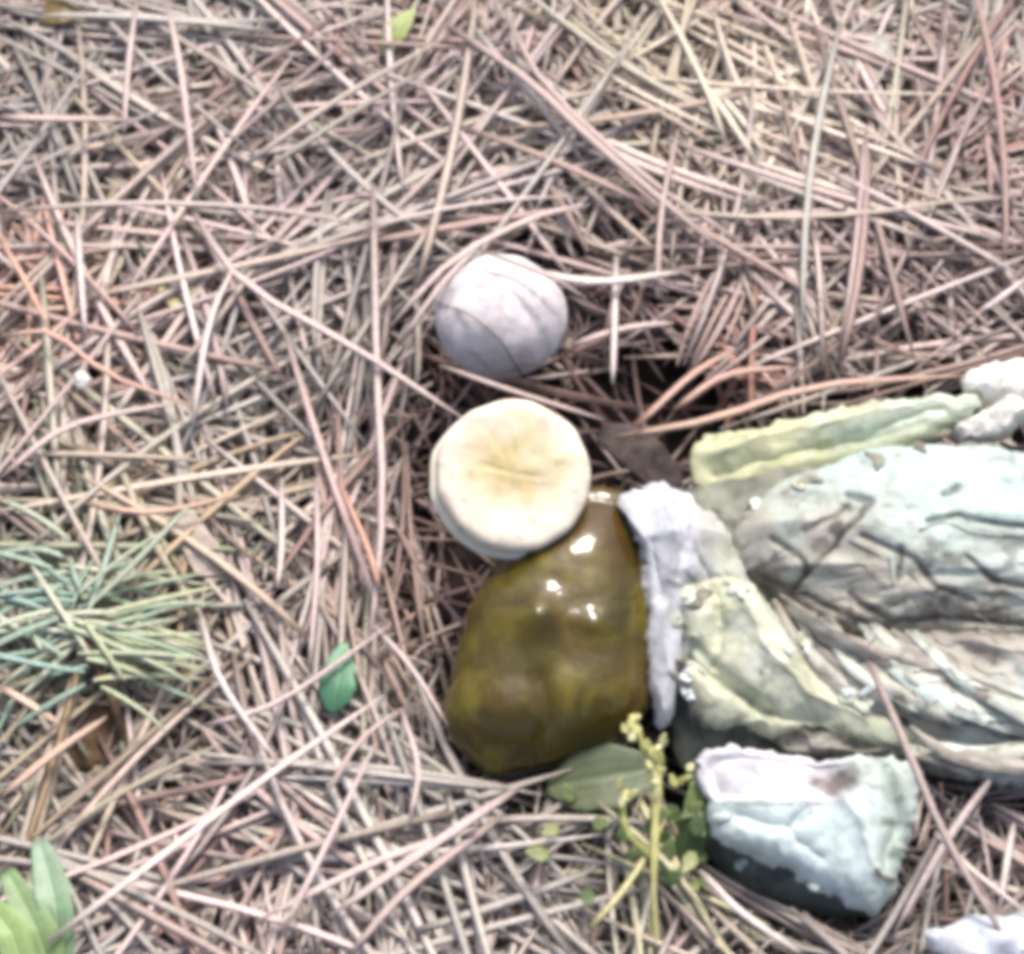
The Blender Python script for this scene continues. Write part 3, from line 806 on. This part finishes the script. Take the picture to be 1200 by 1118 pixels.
chunk('ledge', LEDGE, c_plain((160, 158, 150), (110, 108, 104)), -2, 4, (0, -0.3, 0.95), lambda x, y: crumple(x, y, 24, 150, 2), 'thin grey ledge of fungus right above the white block', 5, 2.6)
def d_block(x, y):
    top = np.clip((942 + 0.01 * (x - 830) - y) / 8, 0, 1) * np.clip((1005 - x) / 40, 0, 1)
    h = -top * 2.4 + crumple(x, y, 90, 146, 1.5) + fold(x, y, [(990, 940), (1015, 990), (1035, 1060)], 10, 1.2) + fold(x, y, [(860, 960), (920, 975), (960, 1010)], 9, -.9) + fold(x, y, [(1040, 900), (1050, 960), (1035, 1010)], 7, -1.0) + fold(x, y, [(925, 950), (905, 990), (912, 1012)], 8, .8) + .15 * fbm(x, y, 12, 39, 2)
    return h + crease(x, y, [(950, 945), (930, 965)], 7, .7) + bump(x, y, 975, 915, 26, 18, -1.8) + crease(x, y, [(1035, 905), (1045, 960), (1050, 1010)], 8, .8)
blk = chunk('block', BLOCK, c_block, 3, 6.5, (-0.05, -0.3, 0.95), d_block, 'bluish white squared lobe with a brown spot', 6, 4.0, (950, 960))
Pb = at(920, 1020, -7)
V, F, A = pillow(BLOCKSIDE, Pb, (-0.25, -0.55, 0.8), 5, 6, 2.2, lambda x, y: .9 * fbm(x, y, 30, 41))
us = mesh_obj('underside', V, F, M_sheet, blk, origin=Pb, col=c_plain((112, 120, 112), (84, 90, 86))(A[:, 0], A[:, 1])); us['label'] = 'underside of the block with shade in its dark grey colour'  # shadowed side of the block, the shade is put into its colour
chunk('fungus_lump', LUMP, c_plain((246, 244, 238), (214, 208, 196)), 5, 5, (0.05, -0.25, 0.95), lambda x, y: crumple(x, y, 44, 152, 2.0) + .5 * fbm(x, y, 9, 44) + crease(x, y, [(1150, 478), (1175, 470), (1200, 480)], 6, 1.2), 'small chalk white lump at the far end of the green ridge', 6, 2.2, (1185, 470), cat='fungus piece', parent=None)
chunk('fungus_fragment', CORNER, c_plain((204, 210, 222), (170, 172, 176)), 3, 4, (0.0, -0.25, 0.95), lambda x, y: crumple(x, y, 36, 154, 2), 'pale bluish fragment at the bottom corner below the crossed needles', 5, 2.4, cat='fungus piece', parent=None)
from mathutils.bvhtree import BVHTree
TREES = []
for o in list(COL.objects):
    if o.type == 'MESH' and (o.parent is RF or (o.parent is not None and o.parent.parent is RF)):
        og = ORIGIN[o.name]
        TREES.append(BVHTree.FromPolygons([v.co + og for v in o.data.vertices], [tuple(p.vertices) for p in o.data.polygons]))
def surface(px, py):
    out = []
    for d in ray(np.asarray(px, float), np.asarray(py, float)):
        best = None
        for tr in TREES:
            h = tr.ray_cast(Vector(CAM), Vector(d).normalized())
            if h[0] is not None and (best is None or h[3] < best[1]):
                best = (np.array(h[0]), h[3])
        if best is None: return None
        out.append(best[0])
    return np.array(out)
def fibre_or_crack_line(path, r0, r1, colr, n=12):
    P2 = open_spline(path, n)
    C = surface(P2[:, 0], P2[:, 1])
    if C is None: return
    C[1:-1] = (C[:-2] + 2 * C[1:-1] + C[2:]) / 4
    C = C + np.array([0, 0, 1]) * r0 * .6 * MM
    V, F = tube(C, np.linspace(r0, r1, n) * MM, 5)
    mesh_obj('fibre_or_crack_line', V, F, M_needle, RF, origin=C[n // 2], col=np.array(lin(*colr)))
for pts in CRACKS[::2]:  # dark strands drawn along the cracks in place of crease shade
    fibre_or_crack_line([(x + rng.normal(0, 3), y + rng.normal(0, 3)) for x, y in pts], .13, .07, (84, 77, 74))
for i in range(90):
    x, y = rng.uniform(890, 1195), rng.uniform(640, 880)
    if (y < 660 + rng.uniform(0, 40) and x > 1000) or y > 700 + (x - 900) * .9: continue
    a = rng.normal(.5, .5) if rng.random() < .75 else rng.uniform(0, 3.1)
    L = rng.uniform(14, 60); bw = rng.normal(0, 6)
    dx, dy = math.cos(a) * L, math.sin(a) * L * .8
    fibre_or_crack_line([(x, y), (x + dx * .5 + bw, y + dy * .5 - bw), (x + dx, y + dy)], rng.uniform(.08, .15), .05,
          [(92, 84, 79), (110, 100, 94), (84, 77, 74), (176, 166, 154), (134, 122, 113)][rng.integers(0, 5)], 8)

SEAMS = [[(800, 700), (850, 690), (885, 692)], [(808, 735), (805, 800), (812, 840)], [(885, 692), (925, 742), (965, 795), (1035, 830)], [(815, 850), (900, 866), (1000, 880), (1075, 890)],
         [(820, 890), (830, 950), (850, 1000), (940, 1036), (1030, 1070)], [(860, 590), (915, 572), (1000, 540), (1090, 515)], [(1075, 900), (1070, 980), (1040, 1060)], [(1060, 850), (1120, 900), (1190, 915)]]
for i in range(70):
    sm = open_spline(SEAMS[i % len(SEAMS)], 20); x, y = sm[rng.integers(0, 20)] + rng.normal(0, 7, 2)
    a = rng.uniform(0, 6.28); L = rng.uniform(10, 34); n = 9
    P2 = open_spline([(x, y), (x + L * .5 * math.cos(a) + rng.normal(0, 4), y + L * .4 * math.sin(a)), (x + L * math.cos(a + .4), y + L * .8 * math.sin(a + .4))], n)
    C = surface(P2[:, 0], P2[:, 1])
    if C is None or np.abs(np.diff(C[:, 2])).max() > .0025: continue
    C[:, 2] += (.3 + .9 * np.abs(fbm(P2[:, 0], P2[:, 1], 12, 170 + i, 2))) * MM
    wv = np.interp(np.linspace(0, 1, n), [0, .4, 1], [.3, 1, .2]) * rng.uniform(.5, 1.5) * (1 + .8 * fbm(P2[:, 0], P2[:, 1], 9, 175 + i, 3))
    V, F = blade(C, wv, rng.uniform(-.5, .5), rng.uniform(0, .5), .12, 7)
    lc = [(206, 214, 204), (190, 196, 176), (150, 150, 138), (216, 222, 222), (122, 120, 108), (196, 204, 186)][rng.integers(0, 6)]
    mesh_obj('scrap', V, F, M_sheet, RF, origin=C[4], col=np.array(lin(*lc)))

# ------------------------------------------------------------------ green things
def leaf(name, pts, zs, wid, cols, label, cat='leaf', fold=.3, curl=0.1, mat=M_leaf, group=None, n=18, parent=None):
    P2 = open_spline(pts, n); zz = np.interp(np.linspace(0, 1, n), np.linspace(0, 1, len(zs)), zs)
    C = at(P2[:, 0], P2[:, 1], zz)
    wv = np.interp(np.linspace(0, 1, n), np.linspace(0, 1, len(wid)), wid)
    wv = wv * (1 + .25 * fbm(P2[:, 0], P2[:, 1], 16, 90, 3))
    V, F = blade(C, wv, fold, curl, .18, 13)
    c0, c1 = np.array(lin(*cols[0])), np.array(lin(*cols[1]))
    u = np.tile(np.repeat(np.linspace(0, 1, n), 13), 2)[:, None]
    col = c0 * (1 - u) + c1 * u
    rib = np.tile(np.array([1.15, .85, 1.1, .85, 1.1, .8, 1.4, .8, 1.1, .85, 1.1, .85, 1.15]), n * 2)[:, None]
    o = mesh_obj(name, V, F, mat, parent, origin=C[n // 2], col=np.clip(col * rib, 0, 1))
    return tag(o, label, cat if parent is None else None, group)
leaf('small_leaf', [(388, 836), (396, 800), (403, 754)], (-2, 0, .5), (.5, 1.8, 2.5, 2.7, 2.5, 1.7, .5), ((66, 116, 86), (116, 162, 126)), 'small emerald leaf among the needles', curl=.08, fold=.22)
leaf('grass_blade', [(66, 1130), (64, 1060), (46, 985)], (0, 3, 2), (2.2, 2.6, 2.4, 1.2), ((120, 150, 110), (128, 152, 128)), 'dull grey green grass blade at the bottom corner, shorter one', 'grass blade', group='grass blades at the bottom corner')
leaf('grass_blade', [(58, 1140), (40, 1085), (8, 1022)], (1, 3, 2), (2.4, 3.0, 2.6, 1.2), ((118, 142, 88), (120, 146, 104)), 'bright green broad grass blade at the bottom corner', 'grass blade', group='grass blades at the bottom corner')
leaf('grass_blade', [(30, 1150), (10, 1090), (-30, 1050)], (2, 4, 3), (2.2, 2.6, 1.6), ((140, 164, 104), (128, 156, 98)), 'pale yellow green grass blade cut by the frame corner', 'grass blade', group='grass blades at the bottom corner')
leaf('leaf_scrap', [(450, 62), (464, 38), (486, 10)], (-3, -1.5, -.5), (.4, 2.0, 2.6, 1.6, .3), ((120, 134, 72), (164, 176, 112)), 'small yellow green leaf scrap at the top edge', 'leaf', curl=.05)
leaf('leaf_scrap', [(185, 338), (215, 350), (252, 372)], (-3.5, -2.5, -3.5), (.4, 2.2, 3.0, 1.8, .3), ((186, 180, 128), (176, 176, 136)), 'faded yellow leaf scrap between the orange needles and long bent needle', 'leaf', curl=.05)
leaf('leaf_scrap', [(48, 22), (75, 14), (106, 24)], (-3, -2, -3), (.6, 2.6, 3.2, 1.6, .4), ((108, 92, 52), (128, 110, 62)), 'dark olive brown leaf scrap in the top corner', 'leaf', curl=.1)
leaf('leaf_scrap', [(985, 40), (1025, 70), (1072, 92)], (-3.5, -2.5, -3.5), (.8, 4.6, 4.8, 2.6, .4), ((150, 146, 138), (160, 158, 146)), 'flat grey leaf scrap at the top edge beside the straw patch', 'leaf', curl=.2)
leaf('leaf_scrap', [(640, 925), (700, 915), (780, 900)], (-4, -2, -1), (.6, 4.0, 5.4, 4.6, 1.0), ((92, 100, 70), (78, 92, 66)), 'dull dark green leaf tucked under the foot of the olive cap', 'leaf', curl=.05)
leaf('leaf_scrap', [(800, 1010), (815, 965), (812, 915)], (-3, 1, 3), (.5, 2.2, 2.8, 1.8, .3), ((70, 92, 50), (104, 124, 70)), 'dark green leaf behind the moss sprig beside the white block', 'leaf', curl=.05)
def chip(name, poly, mat, z, th, label, cat):
    c = np.mean(poly, 0); P = at(c[0], c[1], z)
    V, F, A = pillow(poly, P, (0.05, -0.2, 0.97), th, th, 9, lambda x, y: .9 * fbm(x, y, 22, 50), m=60, rings=14)
    return tag(mesh_obj(name, V, F, mat, origin=P), label, cat)
chip('bark_chip', [(205, 605), (225, 600), (246, 625), (262, 650), (262, 682), (228, 674), (212, 640)],
     mottled('beige_chip', [(0.3, lin(176, 160, 146)), (0.7, lin(206, 194, 182))], 200, 0.85), -1.2, .5, 'flat beige bark chip beside the pine seedling', 'bark chip')
chip('bark_lump', [(52, 855), (78, 826), (120, 824), (152, 850), (152, 890), (122, 908), (85, 910), (60, 892)], M_bark, -7, 4, 'rounded brown bark lump under the pine seedling', 'bark')
chip('bark_chip', [(702, 500), (742, 498), (775, 520), (800, 560), (790, 578), (760, 572), (735, 548), (712, 530)],
     mottled('grey_chip', [(0.3, lin(62, 54, 52)), (0.7, lin(112, 100, 96))], 300, 0.9, 900, 1.0, 0.001), -8, .8, 'dark grey bark chip between cream disc and green ridge', 'bark chip')
chip('crumb', [(90, 438), (100, 436), (107, 446), (102, 456), (92, 454)], M_white, 4, 0.9, 'tiny white crumb near the orange needles', 'crumb')

# pine seedling
top = at(80, 690, 3.5); root_p = at(150, 905, -8)
ps = empty('pine_seedling', root_p)
tag(ps, 'blue green pine seedling with spreading needles at the frame edge', 'seedling')
Cs = open_spline([root_p, at(135, 830, 1), at(105, 760, 5), top], 16)
V, F = tube(Cs, np.linspace(.8, .5, 16) * MM, 8)
mesh_obj('stem', V, F, M_bark, ps, origin=at(120, 800, 2))
for i in range(84):
    r_ = rng.random()
    a = rng.normal(math.pi, 0.55) if r_ < 0.45 else (rng.normal(-0.1, 0.4) if r_ < 0.8 else rng.uniform(0.3, 2.8))
    L = rng.uniform(0.008, 0.021)
    s = Cs[int(rng.integers(10, 16))] + np.array([rng.normal(0, .0025), rng.normal(0, .004), rng.normal(0, .0012)])
    el = rng.uniform(-0.15, 0.3)
    d = np.array([math.cos(a) * math.cos(el), math.sin(a) * math.cos(el) * 0.9, math.sin(el)])
    t_ = np.linspace(0, 1, K)[:, None]
    C = s + d * L * t_ + np.array([0, 0, -0.003]) * t_ ** 2 + np.array([rng.normal(0, .002), rng.normal(0, .002), 0]) * t_ ** 2
    Vn = needle_mesh(C[None], np.array([rng.uniform(.42, .62)]))[0]
    base = [(152, 174, 156), (164, 182, 164), (180, 190, 166), (198, 202, 180), (150, 178, 164), (190, 196, 174)][rng.integers(0, 6)] if a > 1.6 or r_ > .8 else [(178, 188, 158), (190, 196, 160), (160, 182, 154), (204, 202, 178)][rng.integers(0, 4)]
    mesh_obj('needle', Vn, [tuple(f) for f in base_f], M_green_needle, ps, origin=C[3], col=np.array(lin(*base)))

# moss sprig in front of the olive cap
ms = empty('moss_sprig', at(772, 1110, -4))
tag(ms, 'yellow green moss sprig with knobbly tips in front of the olive cap', 'moss')
def stem(pts, zs, r0, r1, colr, nm='stem', n=16):
    P2 = open_spline(pts, n); zz = np.interp(np.linspace(0, 1, n), np.linspace(0, 1, len(zs)), zs)
    C = at(P2[:, 0], P2[:, 1], zz)
    V, F = tube(C, np.linspace(r0, r1, n) * MM * (1 + .25 * rng.normal(0, 1, n)), 7)
    mesh_obj(nm, V, F, M_leaf, ms, origin=C[n // 2], col=np.array(lin(*colr)))
stem([(770, 1115), (766, 1040), (768, 960), (770, 880)], (-3, 3, 7, 11), .42, .75, (200, 196, 132))
stem([(768, 945), (758, 890), (740, 838)], (7, 10, 14), .36, .6, (198, 194, 126))
stem([(768, 1010), (735, 975), (728, 935)], (4, 6, 7), .5, .6, (150, 160, 92))
def sprig_leaf(x, y, z, a, L, w_, colr, rise=1.0):
    n = 7
    P2 = open_spline(np.array([[x, y], [x + L * .5 * math.cos(a), y + L * .5 * math.sin(a)], [x + L * math.cos(a + .25), y + L * math.sin(a + .25)]]), n)
    C = at(P2[:, 0], P2[:, 1], np.linspace(z, z + rise, n))
    V, F = blade(C, np.interp(np.linspace(0, 1, n), [0, .45, 1], [.45 * w_, w_, .25 * w_]), .5, .2, .12, 5)
    mesh_obj('leaf', V, F, M_leaf, ms, origin=C[3], col=np.array(lin(*colr)) * rng.uniform(.8, 1.1))
for (x, y, z, m_, spread) in ((742, 850, 14, 6, 9), (770, 888, 12, 9, 9), (769, 918, 10, 7, 9), (733, 938, 8, 4, 6), (805, 918, 7, 4, 6)):
    for q in range(m_):
        sprig_leaf(x + rng.normal(0, 5), y + rng.normal(0, spread), z + rng.normal(0, .6), rng.uniform(-2.4, -0.7), rng.uniform(9, 17), rng.uniform(.5, .85),
                   [(206, 204, 140), (190, 190, 120), (214, 212, 160)][rng.integers(0, 3)], rng.uniform(0, 2))
for i in range(30):
    x = rng.uniform(640, 830); y = rng.uniform(925, 1050)
    if i % 2: x = rng.uniform(775, 832); y = rng.uniform(925, 1040)
    a = rng.uniform(0, 6.28); L = rng.uniform(14, 30)
    zb = rng.uniform(-3, 4)
    n = 8
    P2 = np.array([[x, y], [x + L * .5 * math.cos(a), y + L * .5 * math.sin(a)], [x + L * math.cos(a + .2), y + L * math.sin(a + .2)]])
    P2 = open_spline(P2, n); C = at(P2[:, 0], P2[:, 1], np.linspace(zb, zb + 1.5, n))
    V, F = blade(C, np.interp(np.linspace(0, 1, n), [0, .4, 1], [.5, 1.3, .2]), .4, .2, .1, 5)
    base = [(84, 100, 58), (112, 124, 78), (138, 144, 100), (74, 94, 56)][rng.integers(0, 4)]
    mesh_obj('leaf', V, F, M_leaf, ms, origin=C[3], col=np.array(lin(*base)))
